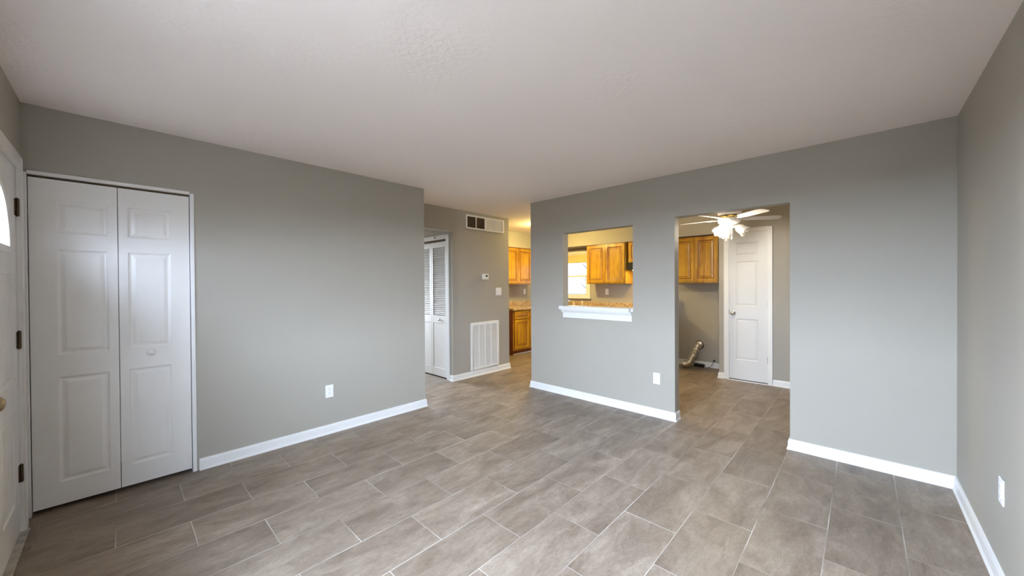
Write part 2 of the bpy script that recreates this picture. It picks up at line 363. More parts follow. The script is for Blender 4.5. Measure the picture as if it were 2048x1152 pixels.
# baseboards
PROF = [(0, 0), (0.021, 0), (0.021, 0.006), (0.014, 0.020), (0.0125, 0.066), (0.008, 0.082), (0, 0.084)]
def base(name, path, label, prof=PROF, mat='white'):
    mb = MB(); pts = [Vector((x, y)) for x, y in path]; rings = []
    for i, q in enumerate(pts):
        d0 = (q-pts[i-1]).normalized() if i else (pts[1]-q).normalized()
        d1 = (pts[i+1]-q).normalized() if i < len(pts)-1 else d0
        n0, n1 = Vector((d0.y, -d0.x)), Vector((d1.y, -d1.x)); m_ = (n0+n1); m_ = m_/m_.length_squared*2 if m_.length > 0.1 else n0
        ring = []
        for d, z in prof:
            s_ = q+m_*d; mb.v.append(Vector((s_.x, s_.y, z))); ring.append(len(mb.v)-1)
        rings.append(ring)
    mb.loft(rings); o = mb.build(name, M[mat])
    return tag(o, label, 'baseboard', kind='structure')
base('baseboard_left', [(XL, 0.392), (XL, YE), (-4.19, YE)], 'white baseboard under the left wall from the closet to the hall')
base('baseboard_back', [(-3.204, YB+0.11), (-3.204, YB), (-1.345, YB), (-1.345, YB+0.11)], 'white baseboard under the pass-through wall')
base('baseboard_doorway', [(-0.43, YB+0.11), (-0.43, YB), (XR, YB)], 'white baseboard between the doorway and the right corner')
base('baseboard_right', [(XR, YB), (XR, YF)], 'white baseboard running along the right wall')
base('baseboard_hall', [(-4.268, YH), (XG, YH), (XG, 4.37), (-4.6, 4.37)], 'white baseboard under the return air grille')
base('baseboard_laundry', [(-2.29, YK), (-1.502, YK)], 'white baseboard behind the silver dryer duct')
base('baseboard_pantry_left', [(-1.502, YD+0.3), (-1.502, YD), (-1.437, YD)], 'short white baseboard left of the pantry door')
base('baseboard_pantry', [(-0.86, YD), (XR, YD)], 'white baseboard right of the pantry door')

# ------------------------------------------------------------------ doors
DOOR_RINGS = [(0.008, 0.006, 0), (0.016, 0.0075, 0), (0.036, 0.002, 0)]
def knob(parent, pos, axis, mat, r=0.027, name='knob', scale=1.0):
    mb = MB(); s = scale
    mb.lathe([(0.0, 0), (0.031*s, 0), (0.031*s, 0.004*s), (0.024*s, 0.008*s), (0.011*s, 0.012*s), (0.010*s, 0.030*s), (0.020*s, 0.038*s), (r*s, 0.048*s), (r*s, 0.056*s), (0.019*s, 0.064*s), (0.006*s, 0.067*s), (0.0, 0.067*s)], 24, pos, axis)
    return mb.build(name, M[mat], parent, 50)

# coat closet bifold (left wall)
d3 = tag(thing('door_1', '', ''), 'white bifold closet door of two panelled leaves on the left wall', 'door', kind='structure')
mb = MB((XL, 0, 0), (0, 1, 0), (0, 0, 1), (1, 0, 0))
t_ = 0.010
mb.box(CL[0]-0.006, CL[0]+0.008, 0, CL[2]+0.003, -0.11, t_); mb.box(CL[1]-0.010, CL[1]+0.014, 0, CL[2]+0.003, -0.11, t_); mb.box(CL[0]+0.008, CL[1]-0.010, CL[2]-0.006, CL[2]+0.016, -0.11, t_)
mb.build('door_frame', M['white'], d3, bevel=0.003)
mb = MB((XL, 0, 0), (0, 1, 0), (0, 0, 1), (1, 0, 0)); mb.box(CL[0]+0.009, CL[1]-0.011, 2.019, 2.0285, -0.05, -0.015); mb.build('door_track', M['bronze'], d3)
def bifold_leaf(y0, y1, pu0, pu1):
    mb = MB((XL-0.036, 0, 0), (0, 1, 0), (0, 0, 1), (1, 0, 0))
    mb.slab(y0, y1, 0.028, 2.013, 0.035, [(pu0, pu1, 1.690, 1.890), (pu0, pu1, 0.945, 1.590), (pu0, pu1, 0.165, 0.808)], DOOR_RINGS)
    return mb.build('door_leaf', M['door_white'], d3, bevel=0.0015)
bifold_leaf(-0.366, -0.0065, -0.262, -0.050); lf = bifold_leaf(-0.0035, 0.352, 0.040, 0.250)
mb = MB(); mb.lathe([(0.0, 0), (0.011, 0), (0.010, 0.012), (0.019, 0.018), (0.021, 0.024), (0.017, 0.030), (0, 0.032)], 24, (XL-0.001, 0.144, 0.909), (1, 0, 0)); mb.build('knob', M['door_white'], lf, 50)

# entry door (front wall)
d1 = tag(thing('door_2', '', ''), 'worn white entry door with fan shaped glass at the left edge', 'door', kind='structure')
mb = MB((0, YF, 0), (-1, 0, 0), (0, 0, 1), (0, 1, 0))      # u = -x
cw = 0.062
mb.box(-DR[0]-0.022, -DR[0]+cw, 0, DR[2]+cw-0.02, 0, 0.016); mb.box(-DR[1]-cw, -DR[1]+0.022, 0, DR[2]+cw-0.02, 0, 0.016); mb.box(-DR[1]-cw, -DR[0]+cw, DR[2]-0.018, DR[2]+cw-0.012, 0, 0.017)
mb.box(-DR[0]-0.022, -DR[0]+cw-0.02, 0, DR[2]+cw-0.03, 0.0155, 0.020)
mb.build('door_casing', M['old_white'], d1, bevel=0.003)
mb = MB((0, YF, 0), (-1, 0, 0), (0, 0, 1), (0, 1, 0))
mb.box(-DR[0]-0.024, -DR[0], 0, DR[2], -0.12, 0); mb.box(-DR[1], -DR[1]+0.024, 0, DR[2], -0.12, 0); mb.box(-DR[1]+0.024, -DR[0]-0.024, DR[2]-0.022, DR[2], -0.12, 0)
mb.build('door_frame', M['old_white'], d1)
dx0, dx1 = -2.475, -3.372                                         # lock edge, hinge edge
cx, cz, hw, hh = FAN_C
NA = 28
arc = [(-cx+hw*math.cos(math.pi*k/NA), cz+hh*math.sin(math.pi*k/NA)) for k in range(NA+1)]   # from hinge side to lock side
mb = MB((0, YF-0.046, 0), (-1, 0, 0), (0, 0, 1), (0, 1, 0))
T = 0.044
pan = [(2.575, 2.875, 0.86, 1.43), (2.955, 3.265, 0.86, 1.43), (2.575, 2.875, 0.20, 0.70), (2.955, 3.265, 0.20, 0.70)]
mb.slab(-dx0, -dx1, 0.012, cz, T, pan, DOOR_RINGS)
top = 2.016                                                      # upper part with an arched hole
for w in (0, T):
    for k in range(NA):
        (a, b), (c, d) = arc[k], arc[k+1]
        def out(u, v):
            du, dv = u+cx, v-cz
            if dv < 1e-6: return (-dx1 if du > 0 else -dx0, cz)
            s_ = min((top-cz)/dv, ((-dx1+cx) if du > 0 else (cx+dx0)*1.0 if False else abs((-dx0+cx)))/abs(du) if abs(du) > 1e-6 else 1e9)
            return (-cx+du*s_, cz+dv*s_)
        e, g = out(a, b), out(c, d)
        mb.face([mb.p(a, b, w), mb.p(*e, w), mb.p(*g, w), mb.p(c, d, w)])
        if w == 0: mb.face([mb.p(a, b, 0), mb.p(c, d, 0), mb.p(c, d, T), mb.p(a, b, T)])
    for cu in (-dx0, -dx1):                                       # corner fillers
        cand = [q for q in [out(*q2) for q2 in arc]]
        onv = [q for q in cand if abs(q[0]-cu) < 1e-6]; onh = [q for q in cand if abs(q[1]-top) < 1e-6 and (q[0]+cx)*(cu+cx) > 0]
        if onv and onh:
            a = max(onv, key=lambda q: q[1]); b = max(onh, key=lambda q: abs(q[0]+cx))
            mb.face([mb.p(*a, w), mb.p(cu, top, w), mb.p(*b, w)])
for (a, b), (c, d) in ((( -dx0, cz), (-dx0, top)), ((-dx0, top), (-dx1, top)), ((-dx1, top), (-dx1, cz))):
    mb.face([mb.p(a, b, 0), mb.p(c, d, 0), mb.p(c, d, T), mb.p(a, b, T)])
dl = mb.build('door_leaf', M['old_white'], d1)
mb = MB((0, YF-0.002, 0), (-1, 0, 0), (0, 0, 1), (0, 1, 0))       # moulded rim of the fanlight
def ell(s_, k): return (-cx+(hw+s_)*math.cos(math.pi*k/NA), cz-0.0+(hh+s_)*math.sin(math.pi*k/NA))
rings = []
for k in range(NA+1):
    a, b = ell(-0.012, k), ell(0.022, k)
    rings.append([mb.p(*a, -0.003), mb.p(*b, -0.003), mb.p(*b, 0.008), mb.p((a[0]+b[0])/2, (a[1]+b[1])/2, 0.013), mb.p(*a, 0.008)])
mb.loft(rings); mb.box(-cx-hw-0.022, -cx+hw+0.022, cz-0.022, cz+0.012, -0.003, 0.010)
mb.build('fanlight_rim', M['door_white'], dl, 40)
mb = MB((0, YF-0.024, 0), (-1, 0, 0), (0, 0, 1), (0, 1, 0)); mb.prism(arc, -0.003, 0.003); pane = mb.build('glass_pane', M['fan_glass'], dl)
mb = MB((0, YF-0.024, 0), (-1, 0, 0), (0, 0, 1), (0, 1, 0))       # came lines of the bevelled glass
for ang in (36, 72, 108, 144):
    a = math.radians(ang); e = Vector((hw*math.cos(a), hh*math.sin(a))); n_ = Vector((-e.y, e.x)).normalized()*0.011; i_ = e*0.30
    mb.prism([(-cx+i_.x-n_.x, cz+i_.y-n_.y), (-cx+e.x-n_.x, cz+e.y-n_.y), (-cx+e.x+n_.x, cz+e.y+n_.y), (-cx+i_.x+n_.x, cz+i_.y+n_.y)], 0.002, 0.010)
for s0, s1 in ((0.26, 0.34), (0.64, 0.71)):
    for k in range(NA):
        A = [(-cx+hw*s_*math.cos(math.pi*j/NA), cz+hh*s_*math.sin(math.pi*j/NA)) for s_, j in ((s0, k), (s1, k), (s1, k+1), (s0, k+1))]
        mb.prism(A, 0.002, 0.008)
mb.build('glass_came', M['door_white'], pane)
for zc in (1.80, 1.07, 0.335):
    mb = MB(); mb.lathe([(0, -0.052), (0.004, -0.050), (0.0075, -0.046), (0.0075, 0.046), (0.004, 0.050), (0, 0.052)], 12, (-3.374, YF+0.006, zc))
    mb.frame((0, YF, zc), (-1, 0, 0), (0, 0, 1), (0, 1, 0)); mb.box(3.350, 3.372, -0.045, 0.045, -0.002, 0.0015); mb.box(3.376, 3.398, -0.045, 0.045, -0.002, 0.0022)
    mb.build('hinge', M['bronze'], d1, 40)
knob(d1, (-2.54, YF-0.002, 0.885), (0, 1, 0), 'knob_brass', 0.028)
mb = MB((0, YF, 0), (-1, 0, 0), (0, 0, 1), (0, 1, 0)); mb.box(-DR[1], -DR[0], 0, 0.012, -0.12, 0.030); mb.build('threshold', M['worn_sill'], d1, bevel=0.004)

# louvered hall closet bifold
d4 = tag(thing('door_3', '', ''), 'white louvered bifold closet doors inside the hall', 'door', kind='structure')
fr4 = dict(O=(0, YH, 0), U=(1, 0, 0), V=(0, 0, 1), W=(0, -1, 0))
mb = MB(**fr4)
mb.box(HC[1], HC[1]+0.062, 0, HC[2]+0.062, 0, 0.016); mb.box(HC[0]-0.062, HC[0], 0, HC[2]+0.062, 0, 0.016); mb.box(HC[0], HC[1], HC[2], HC[2]+0.062, 0, 0.016)
mb.build('door_casing', M['white'], d4, bevel=0.004)
mb = MB(**fr4); mb.box(HC[0]+0.01, HC[1]-0.01, 2.005, 2.028, -0.06, -0.02); mb.build('door_track', M['bronze'], d4)
def louver_leaf(x0, x1):
    mb = MB(**fr4); t0, t1 = -0.040, -0.008; st = 0.042
    mb.box(x0, x0+st, 0.02, 1.995, t0, t1); mb.box(x1-st, x1, 0.02, 1.995, t0, t1)
    mb.box(x0+st, x1-st, 1.915, 1.995, t0, t1); mb.box(x0+st, x1-st, 0.80, 0.915, t0, t1); mb.box(x0+st, x1-st, 0.02, 0.14, t0, t1)
    leaf = mb.build('door_leaf', M['door_white'], d4, bevel=0.002)
    mb = MB(**fr4); n = 36
    for k in range(n):
        z = 0.925+(1.910-0.925)*(k+0.5)/n
        mb.prism([], 0, 0) if False else None
        a = [mb.p(u, v, w) for u in (x0+st, x1-st) for v, w in ((z-0.014, -0.012), (z-0.010, -0.010), (z+0.014, -0.034), (z+0.010, -0.037))]
        mb.loft([a[:4], a[4:]])
    mb.build('louver_panel', M['door_white'], leaf)
    mb = MB(**fr4); mb.box(x0+st, x1-st, 0.14, 0.80, -0.034, -0.0125); mb.build('solid_panel', M['door_white'], leaf)
    return leaf
louver_leaf(-5.118, -4.732); lv = louver_leaf(-4.729, -4.342)
mb = MB(); mb.lathe([(0, 0), (0.010, 0), (0.008, 0.012), (0.016, 0.018), (0.017, 0.024), (0.012, 0.029), (0, 0.030)], 20, (-4.515, YH+0.008, 0.852), (0, -1, 0)); mb.build('knob', M['chrome'], lv, 50)
mb = MB(); mb.lathe([(0, 0), (0.011, 0), (0.011, 0.006), (0.005, 0.008), (0.005, 0.013), (0, 0.013)], 16, (-4.60, YH-0.016, 2.062), (0, -1, 0)); mb.build('door_catch', M['bronze'], d4, 40)

# narrow pantry door in the dining area
d5 = tag(thing('door_4', '', ''), 'narrow white three panel door seen through the doorway', 'door', kind='structure')
fr5 = dict(O=(0, YD, 0), U=(1, 0, 0), V=(0, 0, 1), W=(0, -1, 0))
mb = MB(**fr5)
mb.box(-1.437, PD[0]+0.006, 0, 2.118, 0, 0.016); mb.box(PD[1]-0.006, -0.862, 0, 2.118, 0, 0.016); mb.box(PD[0]+0.006, PD[1]-0.006, PD[2]-0.006, 2.118, 0, 0.016)
mb.build('door_casing', M['white'], d5, bevel=0.004)
mb = MB(**fr5); mb.box(PD[0]+0.003, PD[1]-0.003, 0.0, 0.010, -0.1, 0.018); mb.build('threshold', M['white'], d5)
mb = MB((0, YD+0.036, 0), (1, 0, 0), (0, 0, 1), (0, -1, 0))
mb.slab(PD[0]+0.006, PD[1]-0.008, 0.024, 2.066, 0.035, [(-1.288, -1.024, 1.745, 1.925), (-1.288, -1.024, 1.045, 1.665), (-1.288, -1.024, 0.295, 0.865)], DOOR_RINGS)
pl = mb.build('door_leaf', M['pantry_white'], d5, bevel=0.0015)
knob(d5, (-1.323, YD+0.001, 0.945), (0, -1, 0), 'chrome', 0.027)
mb = MB(**fr5); mb.box(-1.378, -1.370, 0.93, 0.985, -0.002, 0.003); mb.build('strike_plate', M['bronze'], d5)
for zc in (1.80, 1.08, 0.33):
    mb = MB(); mb.lathe([(0, -0.046), (0.006, -0.044), (0.006, 0.044), (0, 0.046)], 10, (-0.914, YD-0.005, zc)); mb.build('hinge', M['chrome'], d5, 40)

# ------------------------------------------------------------------ windows
def window(name, label, O, U, W, u0, u1, z0, z1, depth, right_horn=0.018, rail=None, glass='glass'):
    root = tag(thing(name, '', ''), label, 'window', kind='structure')
    cs = 0.066; mk = lambda: MB(O, U, (0, 0, 1), W)
    mb = mk(); mb.box(u0-cs, u0, z0, z1+cs, 0, 0.016); mb.box(u1, u1+cs, z0, z1+cs, 0, 0.016); mb.box(u0, u1, z1, z1+cs, 0, 0.016)
    mb.build('window_casing', M['white'], root, bevel=0.003)
    mb = mk(); mb.box(u0-cs-right_horn, u1+cs+right_horn, z0-0.030, z0, -0.02, 0.045); mb.build('window_sill', M['white'], root, bevel=0.004)
    mb = mk(); mb.box(u0, u0+0.02, z0, z1, -depth, 0); mb.box(u1-0.02, u1, z0, z1, -depth, 0); mb.box(u0+0.02, u1-0.02, z1-0.02, z1, -depth, 0); mb.box(u0+0.02, u1-0.02, z0, z0+0.012, -depth, 0)
    mb.build('window_frame', M['white'], root)
    zr = rail if rail else (z0+z1)/2
    for a, b, w0 in ((z0+0.012, zr+0.016, -0.055), (zr-0.016, z1-0.02, -0.088)):
        mb = mk(); sw = 0.036
        mb.box(u0+0.02, u0+0.02+sw, a, b, w0, w0+0.03); mb.box(u1-0.02-sw, u1-0.02, a, b, w0, w0+0.03)
        mb.box(u0+0.02+sw, u1-0.02-sw, a, a+(0.045 if a < zr-0.1 else 0.032), w0, w0+0.03); mb.box(u0+0.02+sw, u1-0.02-sw, b-0.032, b, w0, w0+0.03)
        sash = mb.build('sash', M['white'], root, bevel=0.002)
        mb = mk(); mb.box(u0+0.02+sw, u1-0.02-sw, a+0.03, b-0.03, w0+0.013, w0+0.017); mb.build('glass_pane', M[glass], sash)
    return root
window('window_1', 'white double hung window in the front wall', (0, YF, 0), (-1, 0, 0), (0, 1, 0), -WIN[1], -WIN[0], WIN[2], WIN[3], 0.12)
kw = window('window_2', 'white double hung kitchen window seen through the pass-through', (0, YK, 0), (1, 0, 0), (0, -1, 0), KWIN[0], KWIN[1], KWIN[2], KWIN[3], 0.12, rail=1.533, glass='dimmed_glass')
mb = MB((0, YK, 0), (1, 0, 0), (0, 0, 1), (0, -1, 0))
for k in range(6):
    z = 1.995-0.028*k; mb.box(KWIN[0]+0.021, KWIN[1]-0.021, z-0.027, z, -0.050, -0.012+0.004*(k % 2))
mb.box(KWIN[0]+0.021, KWIN[1]-0.021, 1.812, 1.827, -0.05, -0.008)
o = mb.build('window_blind', M['shade_cloth'], bevel=0.002); tag(o, 'raised cream cloth shade bunched at the top of the kitchen window', 'window blind')
hw_root = tag(thing('added_window', '', ''), 'unseen window added at the far end of the hall', 'window', kind='structure')  # unseen window, added to bring daylight onto the louvered doors
mb = MB((-6.1, 0, 0), (0, 1, 0), (0, 0, 1), (1, 0, 0)); a, b, c, d = HWIN
mb.box(a-0.06, a, c-0.06, d+0.06, 0, 0.016); mb.box(b, b+0.06, c-0.06, d+0.06, 0, 0.016); mb.box(a, b, d, d+0.06, 0, 0.016); mb.box(a, b, c-0.06, c, 0, 0.03); mb.build('window_casing', M['white'], hw_root)
mb = MB((-6.1, 0, 0), (0, 1, 0), (0, 0, 1), (1, 0, 0)); mb.box(a, b, c, d, -0.06, -0.055); mb.build('glass_pane', M['hall_glass'], hw_root)

# ------------------------------------------------------------------ outside
o = plan([(-60, 60, -60, 60, -0.45, -0.35)]).build('ground', M['concrete']); tag(o, 'pale ground outside the house', 'ground', kind='structure')
o = plan([(-6.6, 1.0, -1.25, -0.508, 2.46, 2.62)]).build('roof', M['siding']); tag(o, 'eave over the front wall', 'roof', kind='structure')

# ------------------------------------------------------------------ pass-through ledge
lg = thing('pass_through_ledge', 'white moulded ledge across the bottom of the pass-through opening', 'ledge', (-2.23, YB, PT[2]))
def lpart(name, boxes, bev):
    mb = MB((2.23, 0, -PT[2]), (1, 0, 0), (0, 0, 1), (0, -1, 0))
    for q in boxes: mb.box(*q)
    return mb.build(name, M['white'], lg, bevel=bev)
lpart('shelf_board', [(-2.713, -1.800, 1.0575, 1.098, 0.0, 0.055), (PT[0]+0.001, PT[1]-0.001, 1.0575, 1.098, -0.165, 0.0)], 0.003)
mb = MB((2.23, 0, -PT[2]), (1, 0, 0), (0, 0, 1), (0, -1, 0))
def prof_x(mb, x0, x1, prof):
    a = [mb.p(x0, z, w) for w, z in prof]; b = [mb.p(x1, z, w) for w, z in prof]; mb.loft([a, b])
prof_x(mb, -2.697, -1.785, [(0, 1.018), (0.014, 1.018), (0.018, 1.026), (0.032, 1.044), (0.034, 1.056), (0, 1.056)])
mb.build('cove_moulding', M['white'], lg)
lpart('apron', [(-2.680, -1.786, 0.957, 1.0175, 0, 0.013)], 0.002)

# ------------------------------------------------------------------ wall plates
def outlet_proto():
    r = thing('wall_outlet', '', 'outlet')
    mb = MB(); mb.box(-0.035, 0.035, -0.057, 0.057, 0, 0.006); mb.build('cover_plate', M['plastic'], r, bevel=0.003)
    for zc in (0.020, -0.020):
        mb = MB(); n = 20
        pts = [(0.0165*math.copysign(min(1, abs(math.cos(a))*1.15), math.cos(a)), zc+0.0165*math.copysign(min(1, abs(math.sin(a))*0.92), math.sin(a))) for a in [2*math.pi*k/n for k in range(n)]]
        mb.prism(pts, 0.006, 0.0085); rc = mb.build('receptacle', M['plastic'], r)
        mb = MB(); mb.box(-0.0075, -0.0055, zc, zc+0.008, 0.0083, 0.0088); mb.box(0.0055, 0.0075, zc, zc+0.007, 0.0083, 0.0088); mb.box(-0.002, 0.002, zc-0.010, zc-0.006, 0.0083, 0.0088)
        mb.build('slot', M['grey_slot'], rc)
    mb = MB(); mb.lathe([(0, 0.006), (0.003, 0.006), (0.003, 0.0072), (0, 0.0075)], 10, (0, 0, 0), (0, -1, 0)); mb.build('screw', M['steel'], r)
    return r
OUT = outlet_proto()
specs = [((XL, 1.318, 0.390), math.pi/2, 'white duplex outlet low on the left wall right of the closet'),
         ((-1.526, YB, 0.394), 0, 'white duplex outlet low on the back wall left of the doorway'),
         ((XR, 2.667, 0.432), -math.pi/2, 'white duplex outlet low on the right wall'),
         ((-3.645, YK, 1.215), 0, 'white outlet on the kitchen backsplash wall under the two door cabinet'),
         ((XK, 6.135, 1.213), math.pi/2, 'small white outlet above the granite counter in the narrow kitchen gap')]
for i, (loc, rz, lab) in enumerate(specs):
    o = OUT if i == 0 else copy_tree(OUT)
    o.location = loc; o.rotation_euler = (0, 0, rz); o['label'] = lab; o['group'] = 'white wall outlets'
sw = thing('light_switch', 'white double toggle switch plate below and right of the thermostat', 'light switch', (XG, 4.131, 1.256), math.pi/2)
mb = MB(); mb.box(-0.060, 0.060, -0.060, 0.060, 0, 0.006); mb.build('cover_plate', M['plastic'], sw, bevel=0.003)
for u in (-0.023, 0.023):
    mb = MB(); a = [mb.p(*q) for q in ((u-0.005, -0.011, 0.0055), (u+0.005, -0.011, 0.0055), (u+0.005, 0.011, 0.0055), (u-0.005, 0.011, 0.0055))]
    b = [mb.p(*q) for q in ((u-0.004, 0.004, 0.017), (u+0.004, 0.004, 0.017), (u+0.004, 0.012, 0.015), (u-0.004, 0.012, 0.015))]
    mb.loft([a, b]); mb.build('toggle', M['plastic'], sw)
th = thing('thermostat', 'small white thermostat with a black screen on the grey hall wall', 'thermostat', (XG, 3.838, 1.487), math.pi/2)
mb = MB(); mb.box(-0.060, 0.060, -0.042, 0.042, 0, 0.026); mb.build('case', M['plastic'], th, bevel=0.006)
mb = MB(); mb.box(0.000, 0.034, -0.004, 0.026, 0.026, 0.0275); mb.build('display', M['black'], th)
mb = MB(); mb.box(-0.036, -0.018, 0.0, 0.006, 0.026, 0.028); mb.box(-0.036, -0.018, 0.012, 0.018, 0.026, 0.028); mb.build('button', M['plastic'], th)

# ------------------------------------------------------------------ vents
def register(y0, y1, z0, z1, name, label, closed):
    r = thing(name, label, 'air vent', (XG, (y0+y1)/2, (z0+z1)/2), math.pi/2, 'pair of supply registers near the hall ceiling')
    hw_, hh_ = (y1-y0)/2-0.001, (z1-z0)/2; b = 0.024
    mb = MB(); mb.box(-hw_, -hw_+b, -hh_, hh_, 0, 0.012); mb.box(hw_-b, hw_, -hh_, hh_, 0, 0.012); mb.box(-hw_+b, hw_-b, hh_-b, hh_, 0, 0.012); mb.box(-hw_+b, hw_-b, -hh_, -hh_+b, 0, 0.012)
    mb.build('frame', M['vent_white'], r, bevel=0.003)
    mb = MB(); mb.box(-0.007, 0.007, -hh_+b, hh_-b, 0.001, 0.011); mb.build('centre_bar', M['vent_white'], r)
    mb = MB(); mb.box(-hw_+b, hw_-b, -hh_+b, hh_-b, 0.0002, 0.0012); mb.build('duct_backing', M['vent_white' if closed else 'dark_brown'], r)
    mb = MB(); n = 13
    for k in range(n):
        z = -hh_+b+(2*hh_-2*b)*(k+0.5)/n; s_ = -1
        dz = 0.0045 if closed else 0.0012
        a = [mb.p(u, v, w) for u in (-hw_+b, hw_-b) for v, w in ((z-dz, 0.0085), (z-dz+0.0012, 0.009), (z+dz, 0.0025), (z+dz-0.0012, 0.002))]
        mb.loft([a[:4], a[4:]])
    mb.build('slats', M['vent_white' if closed else 'brown_slat'], r)
M['brown_slat'] = paint('brown_slats', (0.20, 0.15, 0.10), 0.6, 0.2, 30, 0.2)  # slats of the open register are coloured brown all over
register(3.468, 3.861, 2.186, 2.394, 'supply_register', 'white framed register with dark open slats on the grey wall near ceiling', False)
register(3.861, 4.254, 2.186, 2.394, 'supply_register', 'white register with pale closed slats beside the dark one near ceiling', True)
rg = thing('return_air_grille', 'large white return air grille low on the grey hall wall', 'air vent', (XG, 3.835, 0.447), math.pi/2)
hw_, hh_, b = 0.290, 0.352, 0.040
mb = MB(); mb.box(-hw_, -hw_+b, -hh_, hh_, 0, 0.014); mb.box(hw_-b, hw_, -hh_, hh_, 0, 0.014); mb.box(-hw_+b, hw_-b, hh_-b, hh_, 0, 0.014); mb.box(-hw_+b, hw_-b, -hh_, -hh_+b, 0, 0.014)
mb.build('frame', M['vent_white'], rg, bevel=0.004)
mb = MB(); mb.box(-hw_+b, hw_-b, -hh_+b, hh_-b, 0.0003, 0.0012); mb.build('duct_backing', M['grey_slot'], rg)
mb = MB(); n = 46
for k in range(n):
    z = -hh_+b+(2*hh_-2*b)*(k+0.5)/n
    a = [mb.p(u, v, w) for u in (-hw_+b, hw_-b) for v, w in ((z-0.005, 0.0105), (z-0.0038, 0.0115), (z+0.005, 0.003), (z+0.0038, 0.002))]
    mb.loft([a[:4], a[4:]])
mb.build('slats', M['vent_white'], rg)
for k in (1, 2, 3):
    u = -hw_+b+(2*hw_-2*b)*k/4; mb = MB(); mb.box(u-0.005, u+0.005, -hh_+b, hh_-b, 0.002, 0.013); mb.build('divider_bar', M['vent_white'], rg)
for u, v in ((-hw_+0.018, hh_-0.018), (hw_-0.018, hh_-0.018)):
    mb = MB(); mb.lathe([(0, 0.0138), (0.004, 0.0138), (0.004, 0.015), (0, 0.0155)], 10, (u, 0, v), (0, -1, 0)); mb.build('screw', M['steel'], rg)

# ------------------------------------------------------------------ cabinets (local: front faces -y, x to the right, back on y = 0)
CAB_RINGS = [(0.0, 0.0, 0), (0.004, 0.004, 1), (0.010, 0.005, 1), (0.026, 0.0005, 0), (0.030, 0.0, 1), (0.033, 0.003, 1), (0.037, 0.0, 0)]
def cab_front(parent, name, x0, x1, z0, z1, y, fw=0.050):
    mb = MB((0, y, 0), (1, 0, 0), (0, 0, 1), (0, -1, 0))
    mb.slab(x0, x1, z0, z1, 0.019, [(x0+fw, x1-fw, z0+fw, z1-fw)], [(0.002, 0.004, 1), (0.013, 0.006, 1), (0.031, 0.0015, 0), (0.034, 0.004, 1), (0.039, 0.0015, 1)], 0, 1)
    return mb.build(name, [M['maple'], M['glaze']], parent, bevel=0.002)
def wall_cabinet(name, label, loc, rz, w, h, d, ndoors, group):
    r = thing(name, label, 'cabinet', loc, rz, group)
    mb = MB((0, 0, 0), (1, 0, 0), (0, 0, 1), (0, -1, 0)); mb.box(0, w, 0, h, 0, d); mb.build('body', M['maple'], r, bevel=0.0015)
    g = 0.010; dw = (w-g*2)/ndoors
    for k in range(ndoors): cab_front(r, 'door', g+dw*k+0.002, g+dw*(k+1)-0.002, 0.022, h-0.020, -d)
    mb = MB((0, 0, 0), (1, 0, 0), (0, 0, 1), (0, -1, 0)); mb.box(0, w, h-0.012, h, d, d+0.010); mb.build('top_moulding', M['glaze'], r)
    return r
def base_cabinet(name, label, loc, rz, w, d, group, red_side=False, drawer=True):
    h = 0.868; r = thing(name, label, 'cabinet', loc, rz, group)
    mb = MB((0, 0, 0), (1, 0, 0), (0, 0, 1), (0, -1, 0)); mb.box(0.004, w, 0.09, h, 0, d); mb.build('body', M['maple'], r, bevel=0.0015)
    mb = MB((0, 0, 0), (1, 0, 0), (0, 0, 1), (0, -1, 0)); mb.box(0.004, w, 0.0, 0.0895, 0, d-0.055); mb.build('toe_kick', M['red_side'], r)
    if red_side:
        mb = MB((0, 0, 0), (1, 0, 0), (0, 0, 1), (0, -1, 0)); mb.box(0, 0.0039, 0.0, h, 0, d-0.004); mb.build('side_panel', M['red_side'], r)
    n = 1 if w < 0.6 else 2; g = 0.030; dw = (w-g-0.012)/n
    for k in range(n):
        a, b_ = g+dw*k+0.002, g+dw*(k+1)-0.002
        cab_front(r, 'drawer', a, b_, 0.700, 0.845, -d, 0.034); cab_front(r, 'door', a, b_, 0.125, 0.680, -d)
    return r
UB, UT = 1.369, 2.118
UG = 'honey maple wall cabinets'; BG = 'honey maple base cabinets'
wall_cabinet('wall_cabinet', 'honey maple two door wall cabinet seen through the narrow hall gap', (XK, 5.16, UB), math.pi/2, 0.845, UT-UB, 0.30, 2, UG)
wall_cabinet('wall_cabinet', 'honey maple two door wall cabinet beside the kitchen window', (-3.915, YK, UB), 0, 0.808, UT-UB, 0.295, 2, UG)
wall_cabinet('wall_cabinet', 'short maple cabinet over the range hood at the pass-through edge', (-3.054, YK, 1.748), 0, 0.762, UT-1.748, 0.295, 2, UG)
wall_cabinet('wall_cabinet', 'honey maple two door cabinet over the laundry space by the ceiling fan', (-2.288, YK, UB), 0, 0.692, UT-UB-0.012, 0.295, 2, UG)
base_cabinet('base_cabinet', 'maple base cabinet with red stained side at the near end of the counter', (XK, 5.165, 0), math.pi/2, 0.455, 0.555, BG, True)
base_cabinet('base_cabinet', 'maple base cabinet second along the granite counter, mostly hidden by the wall', (XK, 5.621, 0), math.pi/2, 0.305, 0.555, BG)
base_cabinet('sink_cabinet', 'maple sink cabinet under the kitchen window', (-4.84, YK-0.022, 0), 0, 0.90, 0.58, BG)
base_cabinet('base_cabinet', 'maple base cabinet between the sink and the range', (-3.938, YK-0.022, 0), 0, 0.87, 0.58, BG)
ct = thing('countertop', 'speckled gold granite countertop along the kitchen walls', 'countertop', (XK, YK, 0.869))
mb = MB((-XK, -YK, -0.869), (1, 0, 0), (0, 1, 0), (0, 0, 1))
mb.box(XK, -4.828, 5.150, 5.955, 0.869, 0.907); mb.box(XK, -3.062, 5.955, YK, 0.869, 0.907)
mb.build('worktop', M['granite'], ct, bevel=0.004)
